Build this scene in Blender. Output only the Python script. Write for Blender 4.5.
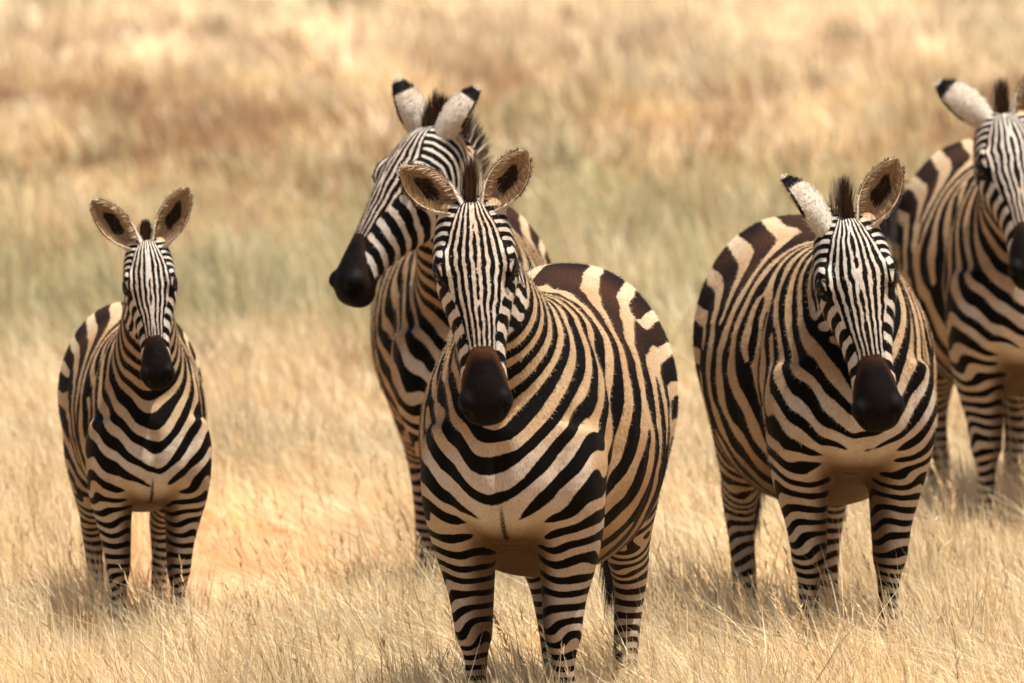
import bpy, math, random
import numpy as np
from mathutils import Vector, Matrix

random.seed(5)
rng = np.random.default_rng(11)
scene = bpy.context.scene
for o in list(bpy.data.objects):
    bpy.data.objects.remove(o)
COL = scene.collection

# ------------------------------------------------------------------ camera
CAM_H = 3.0
cam_d = bpy.data.cameras.new("camera")
cam = bpy.data.objects.new("camera", cam_d)
COL.objects.link(cam)
cam.location = (0, 0, CAM_H)
cam.rotation_euler = (math.radians(90 - 4.30), 0, 0)
cam_d.sensor_width = 36
cam_d.lens = 351.6
cam_d.clip_start = 0.5
cam_d.clip_end = 5000
cam_d.dof.use_dof = True
cam_d.dof.focus_distance = 25.6
cam_d.dof.aperture_fstop = 5.4
scene.camera = cam

# ------------------------------------------------------------------ light
SUN_DIR = Vector((0.22, -0.12, 0.97)).normalized()      # towards the sun
world = bpy.data.worlds.new("World")
scene.world = world
world.use_nodes = True
wn = world.node_tree.nodes
bg = wn["Background"]
sky = wn.new("ShaderNodeTexSky")
sky.sky_type = 'NISHITA'
sky.sun_disc = False
sky.sun_elevation = math.asin(SUN_DIR.z)
sky.sun_rotation = math.atan2(SUN_DIR.x, SUN_DIR.y)
sky.dust_density = 3.0
sky.air_density = 1.0
world.node_tree.links.new(sky.outputs[0], bg.inputs[0])
bg.inputs[1].default_value = 0.066
sd = bpy.data.lights.new("sun", 'SUN')
sd.energy = 5.0
sd.angle = math.radians(0.6)
sd.color = (1.0, 0.95, 0.87)
sun = bpy.data.objects.new("sun", sd)
COL.objects.link(sun)
sun.rotation_euler = (-SUN_DIR).to_track_quat('-Z', 'Y').to_euler()
vs = scene.view_settings
vs.view_transform = 'Standard'
vs.look = 'None'
vs.gamma = 1
vs.exposure = 0.80
vs.use_curve_mapping = False
scene.cycles.max_bounces = 6

# ------------------------------------------------------------------ small maths helpers
def sm(x, a, b):
    t = np.clip((x - a) / (b - a), 0, 1)
    return t * t * (3 - 2 * t)

def pchip(x, y, xi):
    x = np.asarray(x, float); y = np.asarray(y, float)
    if y.ndim == 1:
        y = y[:, None]; flat = True
    else:
        flat = False
    h = np.diff(x)[:, None]
    d = np.diff(y, axis=0) / h
    m = np.zeros_like(y)
    if len(x) > 2:
        w1 = 2 * h[1:] + h[:-1]; w2 = h[1:] + 2 * h[:-1]
        same = d[:-1] * d[1:] > 0
        with np.errstate(divide='ignore', invalid='ignore'):
            hm = (w1 + w2) / (w1 / d[:-1] + w2 / d[1:])
        m[1:-1] = np.where(same, hm, 0)
    m[0] = d[0]; m[-1] = d[-1]
    i = np.clip(np.searchsorted(x, xi) - 1, 0, len(x) - 2)
    t = ((xi - x[i]) / h[i, 0])[:, None]
    hh = h[i]
    r = ((2*t**3 - 3*t**2 + 1) * y[i] + (t**3 - 2*t**2 + t) * hh * m[i]
         + (-2*t**3 + 3*t**2) * y[i+1] + (t**3 - t**2) * hh * m[i+1])
    return r[:, 0] if flat else r

def unit(v):
    v = np.asarray(v, float)
    return v / (np.linalg.norm(v, axis=-1, keepdims=True) + 1e-12)

class Soup:
    def __init__(self):
        self.v = []; self.f = []; self.n = 0
    def add(self, v, f):
        self.v.append(np.asarray(v, float))
        self.f += [tuple(i + self.n for i in q) for q in f]
        self.n += len(v)
    def rings(self, R):
        n = len(R); k = len(R[0])
        V = np.concatenate(R + [R[0].mean(0)[None], R[-1].mean(0)[None]])
        F = []
        for i in range(n - 1):
            for j in range(k):
                a = i * k + j; b = i * k + (j + 1) % k
                F.append((a, b, b + k, a + k))
        c0 = n * k; c1 = c0 + 1
        for j in range(k):
            F.append((c0, (j + 1) % k, j))
            F.append((c1, (n - 1) * k + j, (n - 1) * k + (j + 1) % k))
        self.add(V, F)
    def ell(self, c, r, M=None, nu=14, nv=20):
        R = []
        for i in range(1, nu):
            a = math.pi * i / nu
            th = np.linspace(0, 2 * math.pi, nv, endpoint=False)
            p = np.stack([np.full(nv, math.cos(a)), math.sin(a) * np.cos(th), math.sin(a) * np.sin(th)], 1) * r
            if M is not None: p = p @ np.asarray(M).T
            R.append(p + c)
        self.rings(R)

def se(th, e):                     # superellipse unit point
    c, s = np.cos(th), np.sin(th)
    return np.sign(c) * np.abs(c) ** (2 / e), np.sign(s) * np.abs(s) ** (2 / e)

def set_attr(me, name, arr, kind='FLOAT'):
    a = me.attributes.new(name, kind, 'POINT')
    if kind == 'FLOAT':
        a.data.foreach_set('value', np.asarray(arr, np.float32).ravel())
    else:
        arr = np.asarray(arr, np.float32)
        if arr.shape[1] == 3: arr = np.concatenate([arr, np.ones((len(arr), 1), np.float32)], 1)
        a.data.foreach_set('color', arr.ravel())

def get_co(me):
    a = np.empty(len(me.vertices) * 3, np.float32)
    me.vertices.foreach_get('co', a)
    return a.reshape(-1, 3).astype(float)

def smooth_all(me):
    me.polygons.foreach_set('use_smooth', np.ones(len(me.polygons), bool))

# ------------------------------------------------------------------ materials
def new_mat(name):
    m = bpy.data.materials.new(name); m.use_nodes = True
    nt = m.node_tree
    return m, nt, nt.nodes["Principled BSDF"]

def N(nt, kind, **kw):
    n = nt.nodes.new(kind)
    for k, v in kw.items():
        if k.startswith('i_'):
            n.inputs[k[2:].replace('_', ' ')].default_value = v
        else:
            setattr(n, k, v)
    return n

def attr(nt, name):
    return N(nt, 'ShaderNodeAttribute', attribute_name=name)

def math_(nt, op, a, b=None, c=None):
    n = nt.nodes.new('ShaderNodeMath'); n.operation = op
    for i, v in enumerate((a, b, c)):
        if v is None: continue
        if isinstance(v, (int, float)): n.inputs[i].default_value = v
        else: nt.links.new(v, n.inputs[i])
    return n.outputs[0]

def mixc(nt, f, a, b, mode='MIX'):
    n = nt.nodes.new('ShaderNodeMix'); n.data_type = 'RGBA'; n.blend_type = mode
    for s, v in ((n.inputs[0], f), (n.inputs[6], a), (n.inputs[7], b)):
        if isinstance(v, (int, float)): s.default_value = v
        elif isinstance(v, tuple): s.default_value = v
        else: nt.links.new(v, s)
    return n.outputs[2]

def noise(nt, vec, scale, detail=3, rough=0.55):
    n = N(nt, 'ShaderNodeTexNoise')
    n.inputs['Scale'].default_value = scale
    n.inputs['Detail'].default_value = detail
    n.inputs['Roughness'].default_value = rough
    if vec is not None: nt.links.new(vec, n.inputs['Vector'])
    return n.outputs[0]

def coat_material():
    m, nt, bs = new_mat("striped_coat")
    L = nt.links.new
    geo = N(nt, 'ShaderNodeTexCoord')
    pos = geo.outputs['Object']
    c = attr(nt, 'sc').outputs['Fac']; s = attr(nt, 'ss').outputs['Fac']
    amp = math_(nt, 'SQRT', math_(nt, 'ADD', math_(nt, 'MULTIPLY', c, c), math_(nt, 'ADD', math_(nt, 'MULTIPLY', s, s), 1e-4)))
    vb = math_(nt, 'DIVIDE', c, math_(nt, 'ADD', amp, 0.05))
    TAU = 2 * math.pi
    n_lo = math_(nt, 'SUBTRACT', noise(nt, pos, 17, 3), 0.5)
    hf = math_(nt, 'ADD', attr(nt, 'hf').outputs['Fac'], math_(nt, 'MULTIPLY', n_lo, 1.15))
    hc = math_(nt, 'ADD', attr(nt, 'hc').outputs['Fac'], math_(nt, 'MULTIPLY', n_lo, 0.6))
    cf = math_(nt, 'COSINE', math_(nt, 'MULTIPLY', hf, TAU))
    cc = math_(nt, 'COSINE', math_(nt, 'MULTIPLY', hc, TAU))
    hcw = attr(nt, 'hcw').outputs['Fac']; hw = attr(nt, 'hw').outputs['Fac']
    ch = math_(nt, 'ADD', math_(nt, 'MULTIPLY', cc, hcw), math_(nt, 'MULTIPLY', cf, math_(nt, 'SUBTRACT', 1.0, hcw)))
    v = math_(nt, 'ADD', math_(nt, 'MULTIPLY', ch, hw), math_(nt, 'MULTIPLY', vb, math_(nt, 'SUBTRACT', 1.0, hw)))
    n_mid = math_(nt, 'SUBTRACT', noise(nt, pos, 30, 2), 0.5)
    n_hi = math_(nt, 'SUBTRACT', noise(nt, pos, 260, 2), 0.5)
    v = math_(nt, 'ADD', v, math_(nt, 'MULTIPLY', n_mid, 0.60))
    v = math_(nt, 'ADD', v, math_(nt, 'MULTIPLY', n_hi, 0.34))
    d = math_(nt, 'SUBTRACT', v, attr(nt, 'th').outputs['Fac'])
    mr = N(nt, 'ShaderNodeMapRange', interpolation_type='SMOOTHSTEP')
    mr.inputs[1].default_value = -0.14; mr.inputs[2].default_value = 0.14
    L(d, mr.inputs[0])
    stripe = mr.outputs[0]
    bk = math_(nt, 'ADD', attr(nt, 'bk').outputs['Fac'], math_(nt, 'MULTIPLY', n_hi, 0.5))
    mb = N(nt, 'ShaderNodeMapRange', interpolation_type='SMOOTHSTEP')
    mb.inputs[1].default_value = 0.3; mb.inputs[2].default_value = 0.7
    L(bk, mb.inputs[0])
    dark = math_(nt, 'MAXIMUM', stripe, mb.outputs[0])
    # hair-fine colour break-up of both coats
    fine = noise(nt, pos, 420, 2)
    mp = N(nt, 'ShaderNodeMapping'); mp.inputs['Scale'].default_value = (1.0, 1.0, 0.25)
    L(pos, mp.inputs[0])
    streak = noise(nt, mp.outputs[0], 300, 3, 0.7)
    patch = noise(nt, pos, 6, 4)
    base = attr(nt, 'base').outputs['Color']; dk = attr(nt, 'dark').outputs['Color']
    f1 = N(nt, 'ShaderNodeMapRange'); f1.inputs[1].default_value = 0.42; f1.inputs[2].default_value = 0.72
    L(patch, f1.inputs[0])
    base2 = mixc(nt, math_(nt, 'MULTIPLY', f1.outputs[0], 0.75), base, (0.80, 0.60, 0.45, 1), 'MULTIPLY')
    f2 = N(nt, 'ShaderNodeMapRange'); f2.inputs[1].default_value = 0.3; f2.inputs[2].default_value = 0.7
    f2.inputs[3].default_value = 0.66; f2.inputs[4].default_value = 1.12
    L(streak, f2.inputs[0])
    vv = nt.nodes.new('ShaderNodeCombineXYZ')
    for i in range(3): L(f2.outputs[0], vv.inputs[i])
    base3 = mixc(nt, 1.0, base2, vv.outputs[0], 'MULTIPLY')
    dk2 = mixc(nt, math_(nt, 'MULTIPLY', fine, 0.16), dk, (0.014, 0.008, 0.005, 1))
    col = mixc(nt, dark, base3, dk2)
    L(col, bs.inputs['Base Color'])
    bs.inputs['Roughness'].default_value = 0.62
    bs.inputs['Specular IOR Level'].default_value = 0.07
    bs.inputs['Sheen Weight'].default_value = 0.0
    bs.inputs['Sheen Roughness'].default_value = 0.4
    bump = N(nt, 'ShaderNodeBump'); bump.inputs['Strength'].default_value = 0.45; bump.inputs['Distance'].default_value = 0.003
    L(streak, bump.inputs['Height'])
    b2 = N(nt, 'ShaderNodeBump'); b2.inputs['Strength'].default_value = 0.5; b2.inputs['Distance'].default_value = 0.008
    L(noise(nt, pos, 22, 3), b2.inputs['Height']); L(bump.outputs[0], b2.inputs['Normal'])
    L(b2.outputs[0], bs.inputs['Normal'])
    return m

def hair_material():
    m, nt, bs = new_mat("hair_strands")
    L = nt.links.new
    L(attr(nt, 'col').outputs['Color'], bs.inputs['Base Color'])
    bs.inputs['Roughness'].default_value = 0.55
    bs.inputs['Specular IOR Level'].default_value = 0.25
    return m

def eye_material():
    m, nt, bs = new_mat("dark_eye")
    nz = noise(nt, N(nt, 'ShaderNodeTexCoord').outputs['Object'], 60, 2)
    nt.links.new(mixc(nt, nz, (0.006, 0.004, 0.003, 1), (0.02, 0.011, 0.006, 1)), bs.inputs['Base Color'])
    bs.inputs['Roughness'].default_value = 0.12
    return m

COAT = coat_material(); HAIR = hair_material(); EYE = eye_material()

# ------------------------------------------------------------------ zebra anatomy (adult metres; x forward, y left, z up; withers above x = .38)
TX = np.array([-.70, -.66, -.60, -.50, -.38, -.24, -.08, .10, .26, .40, .50, .57, .62, .645])
TT = np.array([1.02, 1.10, 1.17, 1.235, 1.265, 1.258, 1.235, 1.220, 1.230, 1.235, 1.17, 1.09, .98, .91])
TB = np.array([.92, .84, .74, .66, .60, .545, .505, .51, .55, .59, .62, .65, .70, .76])
TW = np.array([.04, .11, .18, .245, .278, .292, .302, .290, .242, .207, .176, .142, .096, .05])

FRONT = [  # x, y, z, fore-aft radius, lateral radius
    (.42, .135, .90, .16, .085), (.44, .140, .76, .135, .092), (.415, .137, .66, .108, .086), (.405, .128, .57, .085, .074),
    (.412, .117, .48, .064, .058), (.420, .113, .415, .054, .051), (.415, .112, .375, .050, .047), (.408, .112, .33, .034, .033),
    (.408, .112, .24, .029, .027), (.410, .112, .16, .037, .035), (.418, .112, .115, .042, .039), (.432, .112, .07, .034, .034),
    (.445, .112, .035, .048, .045), (.450, .112, .0, .055, .050)]
HIND = [
    (-.44, .135, .95, .19, .10), (-.38, .150, .80, .165, .10), (-.345, .155, .70, .135, .092), (-.40, .145, .60, .098, .074),
    (-.475, .135, .52, .072, .058), (-.53, .13, .46, .062, .050), (-.54, .128, .41, .050, .042), (-.53, .124, .33, .038, .035),
    (-.52, .120, .24, .035, .033), (-.505, .118, .16, .038, .036), (-.49, .118, .11, .042, .038), (-.472, .118, .07, .036, .035),
    (-.458, .118, .035, .050, .046), (-.452, .118, .0, .056, .050)]

# head stations: x along the face from poll to nose, half width, top z, bottom z, exponent
HX = np.array([-.03, .00, .05, .10, .16, .20, .26, .33, .40, .45, .50, .535, .555, .565])
HWD = np.array([.050, .076, .094, .103, .108, .103, .087, .069, .058, .058, .063, .058, .043, .021])
HT = np.array([-.038, .004, .034, .044, .044, .040, .031, .020, .010, .004, -.006, -.020, -.042, -.065])
HB = np.array([-.11, -.15, -.19, -.215, -.225, -.218, -.195, -.16, -.132, -.122, -.128, -.128, -.115, -.09])

def head_bottom(x): return np.interp(x, HX, HB)
def head_width(x): return np.interp(x, HX, HWD)

def euler_frame(yaw, pitch, roll):
    """World frame of a head: yaw 0 faces the camera (-Y), + turns to +X; pitch = degrees the nose drops; columns x(nose), y(left), z(brow)."""
    a, p, r = map(math.radians, (yaw, pitch, roll))
    hx = np.array([math.sin(a) * math.cos(p), -math.cos(a) * math.cos(p), -math.sin(p)])
    hz0 = np.array([math.sin(a) * math.sin(p), -math.cos(a) * math.sin(p), math.cos(p)])
    hy0 = np.cross(hz0, hx)
    c, s_ = math.cos(r), math.sin(r)
    T = np.array([[c, 0, -s_], [0, 1, 0], [s_, 0, c]])        # tilt about the viewing direction, nose swings to +X
    return T @ np.stack([hx, hy0, hz0], 1)

EAR_U = [0, .12, .3, .5, .68, .82, .92, .975, 1.0]
EAR_R = [.026, .032, .042, .0480, .045, .035, .022, .011, .003]
EAR_A = [150, 128, 100, 84, 74, 68, 64, 60, 60]

def ear_shell(base, d, opn, ln, wk=1.0):
    """cupped leaf: returns verts, faces, (u, v, inner) per vertex"""
    d = unit(d); opn = unit(opn - d * np.dot(opn, d)); lat = np.cross(d, opn)
    nu, nv = 34, 25
    us = np.linspace(0, 1, nu) ** 0.9
    r = pchip(EAR_U, EAR_R, us) * wk; al = np.radians(pchip(EAR_U, EAR_A, us))
    V = []; info = []
    for inner in (0, 1):
        for i, u in enumerate(us):
            for j in range(nv):
                q = -1 + 2 * j / (nv - 1)
                rr = max(r[i] - (0.005 if inner else 0) * min(1, (1 - u) * 12 + .2), .001)
                a = q * al[i]
                p = base + d * (u * ln) + opn * (-(rr * math.cos(a)) * .85 + r[i] * .4 - .012 * math.sin(u * 3.1) + .012*u*u) + lat * rr * math.sin(a)
                V.append(p); info.append((u, q, inner))
    V = np.array(V); info = np.array(info)
    F = []
    for i in range(nu - 1):
        for j in range(nv - 1):
            a = i * nv + j
            F.append((a, a + 1, a + nv + 1, a + nv))
            b = a + nu * nv
            F.append((b, b + nv, b + nv + 1, b + 1))
    o = nu * nv
    for i in range(nu - 1):
        for j, fl in ((0, 0), (nv - 1, 1)):
            a = i * nv + j; q = (a, a + nv, a + nv + o, a + o)
            F.append(q if not fl else q[::-1])
    for j in range(nv - 1):
        a = (nu - 1) * nv + j
        F.append((a, a + 1, a + 1 + o, a + o))
    return V, F, info

def remesh(soup, voxel):
    me = bpy.data.meshes.new("tmp")
    me.from_pydata(np.concatenate(soup.v).tolist(), [], soup.f)
    ob = bpy.data.objects.new("tmp", me); COL.objects.link(ob)
    md = ob.modifiers.new("r", 'REMESH'); md.mode = 'VOXEL'; md.voxel_size = voxel; md.adaptivity = 0
    dg = bpy.context.evaluated_depsgraph_get(); dg.update()
    m2 = bpy.data.meshes.new_from_object(ob.evaluated_get(dg))
    bpy.data.objects.remove(ob); bpy.data.meshes.remove(me)
    V = get_co(m2)
    n = len(m2.polygons)
    tot = np.empty(n, np.int32); m2.polygons.foreach_get('loop_total', tot)
    li = np.empty(len(m2.loops), np.int32); m2.loops.foreach_get('vertex_index', li)
    ed = np.empty(len(m2.edges) * 2, np.int32); m2.edges.foreach_get('vertices', ed)
    bpy.data.meshes.remove(m2)
    return V, li, tot, ed.reshape(-1, 2)

def laplace(X, E, w, it, lam=0.6):
    n = len(X)
    deg = np.bincount(E.ravel(), minlength=n).astype(float)
    X = X.copy()
    for _ in range(it):
        S = np.zeros_like(X)
        for k in range(X.shape[1]):
            S[:, k] = np.bincount(E[:, 0], X[E[:, 1], k], n) + np.bincount(E[:, 1], X[E[:, 0], k], n)
        X += (S / deg[:, None] - X) * (lam * w)[:, None]
    return X

def blades(roots, tips, width, c0, c1, side, droop=0.0, seg=2):
    """hair ribbons as one vertex soup: returns V, F (as flat loops), C"""
    n = len(roots)
    ts = np.linspace(0, 1, seg + 1)
    Vs = []; Cs = []
    for k, t in enumerate(ts):
        p = roots + (tips - roots) * t
        p[:, 2] -= droop * t * t
        w = width * (1 - t) ** .7 * .5
        c = c0 + (c1 - c0) * t
        if k < seg:
            Vs += [p - side * w[:, None], p + side * w[:, None]]; Cs += [c, c]
        else:
            Vs += [p]; Cs += [c]
    V = np.stack(Vs, 1).reshape(-1, 3); C = np.stack(Cs, 1).reshape(-1, 3)
    per = 2 * seg + 1
    base = (np.arange(n) * per)[:, None]
    loops = []; tot = []
    F = []
    for k in range(seg - 1):
        F.append((2 * k, 2 * k + 1, 2 * k + 3, 2 * k + 2))
    quads = [np.concatenate([base + np.array(q)[None]], 1) for q in F]
    tri = base + np.array([2 * seg - 2, 2 * seg - 1, 2 * seg])[None]
    L = np.concatenate(quads + [tri], 1).ravel()
    T = np.tile(np.array([4] * (seg - 1) + [3], np.int32), n)
    return V, L.astype(np.int32), T, C

def mesh_from(name, V, L, T):
    me = bpy.data.meshes.new(name)
    me.vertices.add(len(V)); me.vertices.foreach_set('co', np.asarray(V, np.float32).ravel())
    me.loops.add(len(L)); me.loops.foreach_set('vertex_index', L)
    me.polygons.add(len(T))
    st = np.zeros(len(T), np.int32); st[1:] = np.cumsum(T)[:-1]
    me.polygons.foreach_set('loop_start', st)
    try: me.polygons.foreach_set('loop_total', T)
    except Exception: pass
    me.update(calc_edges=True)
    smooth_all(me)
    return me

LIGHT_BODY = np.array([.49, .335, .19]); LIGHT_RUMP = np.array([.70, .56, .38]); LIGHT_FACE = np.array([.64, .56, .47])
LIGHT_LEG = np.array([.50, .40, .30]); BLACK = np.array([.0024, .0017, .0014]); BROWN = np.array([.050, .020, .009])
TAN_AND_SHADE = np.array([.13, .075, .04])  # tan coat, darkened to carry the shade under belly and chest

def zebra(label, loc, heading, poll, head, ears, S=1.0, HS=1.0, legs=None, seed=0, fat=1.0, leg_len=1.0, neck_lift=0.0, tail_dir=0.0, ofs=0.0, mane_len=.085, ear_len=1.0, face_th=-.24, leg_r=1.0, swing=None, nose_b=1.0):
    """loc: spot between the fore hooves; heading: degrees from facing the camera; poll: world point; head: (yaw, pitch, roll)."""
    r_ = np.random.default_rng(seed + 100)
    rho = math.radians(heading - 90)
    Rz = np.array([[math.cos(rho), -math.sin(rho), 0], [math.sin(rho), math.cos(rho), 0], [0, 0, 1]])
    X0 = .42
    ZS = np.array([1, 1, leg_len])
    def w2l(p): return (Rz.T @ (np.asarray(p, float) - np.array(loc))) / S / ZS + np.array([X0, 0, 0])
    def d2l(d): return Rz.T @ np.asarray(d, float)
    P = w2l(poll)
    HF = Rz.T @ euler_frame(*head)
    k = HS / S
    def h2l(q): return P + (np.asarray(q, float) * k) @ HF.T
    sp = Soup()
    # torso
    xs = np.linspace(0, 1, 44); xs = np.interp(xs, np.linspace(0, 1, len(TX)), TX)
    top = pchip(TX, TT, xs); bot = pchip(TX, TB, xs); wd = pchip(TX, TW, xs)
    bel = np.exp(-((xs - .0) / .33) ** 2)
    wd = wd * (1 + (fat - 1) * bel); bot = bot - (fat - 1) * .35 * bel
    th = np.linspace(0, 2 * math.pi, 40, endpoint=False)
    R = []
    for x, t, b, w in zip(xs, top, bot, wd):
        c, s = se(th, 2.25)
        pear = 1 - (.15 - .06 * sm(x, -.1, -.4)) * np.maximum(s, 0) ** 1.3 - .03 * np.maximum(-s, 0)
        R.append(np.stack([np.full(len(th), x), w * c * pear, (t + b) / 2 - .02 + s * (t - b) / 2 + .02], 1))
    sp.rings(R)
    # neck spline
    B = np.array([.30, 0, .94]); nb = np.array([.62, 0, .78])
    Q = h2l((.045, 0, -.085)); nh = unit(-(HF[:, 0] * .35) + HF[:, 2] * .10 + unit(Q - B) * .8 + np.array([0, 0, .25]))
    dist = np.linalg.norm(Q - B)
    ts = np.linspace(0, 1, 30)[:, None]
    T0 = nb * dist * 1.15; T1 = nh * dist * .55
    nc = ((2*ts**3-3*ts**2+1)*B + (ts**3-2*ts**2+ts)*T0 + (-2*ts**3+3*ts**2)*Q + (ts**3-ts**2)*T1)
    tan = unit(np.gradient(nc, axis=0))
    hy = HF[:, 1]
    lat = unit(np.array([0, 1, 0]) * (1 - ts) + hy * ts)
    lat = unit(lat - tan * np.sum(lat * tan, 1, keepdims=True))
    dv = np.cross(tan, lat)
    t1 = ts[:, 0]
    ndv = pchip([0, .25, .5, .75, 1], [.27, .235, .178, .142, .120 * k], t1)
    nlt = pchip([0, .25, .5, .75, 1], [.19, .145, .103, .082, .074 * k], t1)
    R = []
    th2 = np.linspace(0, 2 * math.pi, 36, endpoint=False)
    for i in range(len(t1)):
        c, s = se(th2, 2.1)
        narrow = 1 - .30 * np.maximum(s, 0) ** 1.5
        R.append(nc[i] + np.outer(c * nlt[i] * narrow, lat[i]) + np.outer(s * ndv[i], dv[i]))
    sp.rings(R)
    # chest muscles, shoulder blades, thighs
    for sd_ in (-1, 1):
        sp.ell((.535, .078 * sd_, .79), (.085, .070, .125))
        sp.ell((.41, .128 * sd_, .90), (.12, .072, .20))
        sp.ell((.34, .142 * sd_, .74), (.10, .070, .12))
        sp.ell((-.47, .12 * sd_, .95), (.17, .110, .20))
        sp.ell((-.30, .155 * sd_, .76), (.13, .085, .16))
    # legs
    leg_lines = []
    legs = legs or {}
    for nm, tpl in (('fl', FRONT), ('fr', FRONT), ('hl', HIND), ('hr', HIND)):
        sg = 1 if nm[1] == 'l' else -1
        A = np.array(tpl)
        A[:, 1] *= sg
        A[3:, 3:] *= leg_r
        dx, dy = legs.get(nm, (0, 0))
        w = np.clip((.80 - A[:, 2]) / .80, 0, 1)
        A[:, 0] += dx * w; A[:, 1] += dy * w
        if leg_len != 1: pass
        tt = np.arange(len(A)); ti = np.linspace(0, len(A) - 1, 56)
        I = pchip(tt, A, ti)
        tg = unit(np.gradient(I[:, :3], axis=0))
        la = unit(np.array([0, 1., 0]) - tg * tg[:, 1:2]); fa = np.cross(tg, la)
        R = []
        tl = np.linspace(0, 2 * math.pi, 22, endpoint=False)
        for i in range(len(I)):
            c, s = se(tl, 2.2)
            R.append(I[i, :3] + np.outer(c * I[i, 4], la[i]) + np.outer(s * I[i, 3], fa[i]))
        sp.rings(R)
        leg_lines.append((nm, I))
    # head
    xs = np.interp(np.linspace(0, 1, 44), np.linspace(0, 1, len(HX)), HX)
    hw_ = pchip(HX, HWD, xs); ht = pchip(HX, HT, xs); hb = pchip(HX, HB, xs)
    R = []
    for x, w, t, b in zip(xs, hw_, ht, hb):
        c, s = se(th2, 2.3)
        nar = 1 - np.where(s > 0, .20 * s ** 2, .42 * s ** 2 * (1 - .5 * sm(x, .40, .50)))
        zc = t - (t - b) * .42
        z = np.where(s > 0, zc + s * (t - zc), zc + s * (zc - b))
        R.append(h2l(np.stack([np.full(len(th2), x), w * c * nar, z], 1)))
    sp.rings(R)
    for sd_ in (-1, 1):
        sp.ell(h2l((.155, .058 * sd_, -.12)), np.array((.095, .034, .085)) * k, HF)
        sp.ell(h2l((.165, .080 * sd_, .006)), np.array((.048, .024, .026)) * k, HF)     # brow
        sp.ell(h2l((.185, .084 * sd_, -.050)), np.array((.040, .018, .016)) * k, HF)    # lower lid
        sp.ell(h2l((.512, .045 * sd_, -.050)), np.array((.036, .026, .038)) * k, HF)    # nostril rim
        sp.ell(h2l((.018, .054 * sd_, -.028)), np.array((.036, .030, .030)) * k, HF)       # ear root
    sp.ell(h2l((.51, 0, -.118)), np.array((.040, .036, .024)) * k, HF)
    V, LI, TO, E = remesh(sp, .0068)
    # smoothing: body strongly, head lightly
    hl = (V - P) @ HF / k
    inhead = sm(hl[:, 0], -.04, .05) * sm(hl[:, 2], head_bottom(hl[:, 0]) - .05, head_bottom(hl[:, 0]) - .01) * (hl[:, 0] < .62) * (np.abs(hl[:, 1]) < .14)
    low = sm(V[:, 2], .60, .45)
    w = 1 - .86 * inhead
    w = w * (1 - .55 * low * (1 - inhead))
    V = laplace(V, E, w, 22)
    # nostrils
    hl = (V - P) @ HF / k
    for sd_ in (-1, 1):
        dd = (hl - np.array([.536, .052 * sd_, -.050])) / np.array([.018, .013, .013])
        q = np.exp(-(dd ** 2).sum(1))
        V += HF @ np.array([-.018, -.013 * sd_, 0]) * (q * k)[:, None]
    # mouth groove
    q = np.exp(-((hl[:, 2] - (-.098 + .10 * (.5 - hl[:, 0]))) / .006) ** 2) * sm(hl[:, 0], .42, .46) * inhead
    V += -(HF[:, 1])[None] * (np.sign(hl[:, 1]) * q * .004)[:, None]
    # eye sockets: press the coat in where the eyeball sits
    hl = (V - P) @ HF / k
    for sd_ in (-1, 1):
        dd = (hl - np.array([.178, .104 * sd_, -.020])) / np.array([.026, .03, .017])
        q = np.exp(-(dd ** 2).sum(1))
        V += HF @ np.array([0, -.012 * sd_, 0]) * (q * k)[:, None]
    def groove(a_, b_, depth, wid_, keep=1.0):
        a_ = np.array(a_); b_ = np.array(b_); ab = b_ - a_
        q2 = V[:, [0, 2]]
        t_ = np.clip((q2 - a_) @ ab / (ab @ ab), 0, 1)
        d2 = ((q2 - a_ - t_[:, None] * ab) ** 2).sum(1)
        g_ = np.exp(-d2 / wid_ ** 2) * np.sin(np.pi * np.clip(t_ * .9 + .05, 0, 1)) ** .5 * sm(np.abs(V[:, 1]), .03, .09) * (1 - inhead)
        V[:, 1] -= np.sign(V[:, 1]) * g_ * depth
    groove((.27, 1.12), (.265, .70), .020, .035)
    groove((.36, 1.18), (.545, .86), .012, .030)
    groove((.30, .86), (.46, .80), -.008, .05)
    groove((-.13, .60), (-.22, .88), .022, .045)
    groove((-.26, 1.14), (-.20, .92), .010, .06)
    groove((-.50, 1.02), (-.53, .70), .010, .030)
    groove((-.38, 1.10), (-.34, .80), -.008, .08)
    for lx_, z0_, z1_ in ((.40, .36, .16), (-.515, .38, .16)):
        groove((lx_, z0_), (lx_ + .01, z1_), .004, .010)
    mw = np.exp(-(V[:, 1] / .022) ** 2) * sm(V[:, 0], .50, .58) * sm(V[:, 2], .60, .68) * sm(V[:, 2], .92, .84) * (1 - inhead)
    V[:, 0] -= mw * .016
    # ribs, folds of the shoulder, wrinkles of the neck
    ry = np.sin(V[:, 0] * 2 * math.pi / .055 + V[:, 2] * 4)
    mid = sm(V[:, 0], -.28, -.1) * sm(V[:, 0], .28, .15) * sm(V[:, 2], .55, .7) * sm(V[:, 2], 1.12, .95)
    V[:, 1] += np.sign(V[:, 1]) * ry * mid * .0016
    n = len(V)
    # ---------------- coat pattern
    hl = (V - P) @ HF / k
    hb_ = head_bottom(hl[:, 0])
    hw = sm(hl[:, 0], -.045, -.010) * sm(hl[:, 2], hb_ - .035, hb_ + .015) * (hl[:, 0] < .62) * (np.abs(hl[:, 1]) < .15)
    nc_p = nc + dv * (ndv * .42 * np.sin(np.clip((1 - t1) * 1.2, 0, 1) * math.pi / 2))[:, None]
    pre = np.array([[x, 0, .95] for x in np.linspace(-.65, .10, 60)])
    # blended start of the neck curve
    b0 = pre[-1]; b1 = nc_p[8]; tb = np.linspace(0, 1, 40)[1:-1, None]
    t0 = np.array([1., 0, 0]) * .42; t1_ = tan[8] * .42
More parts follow.
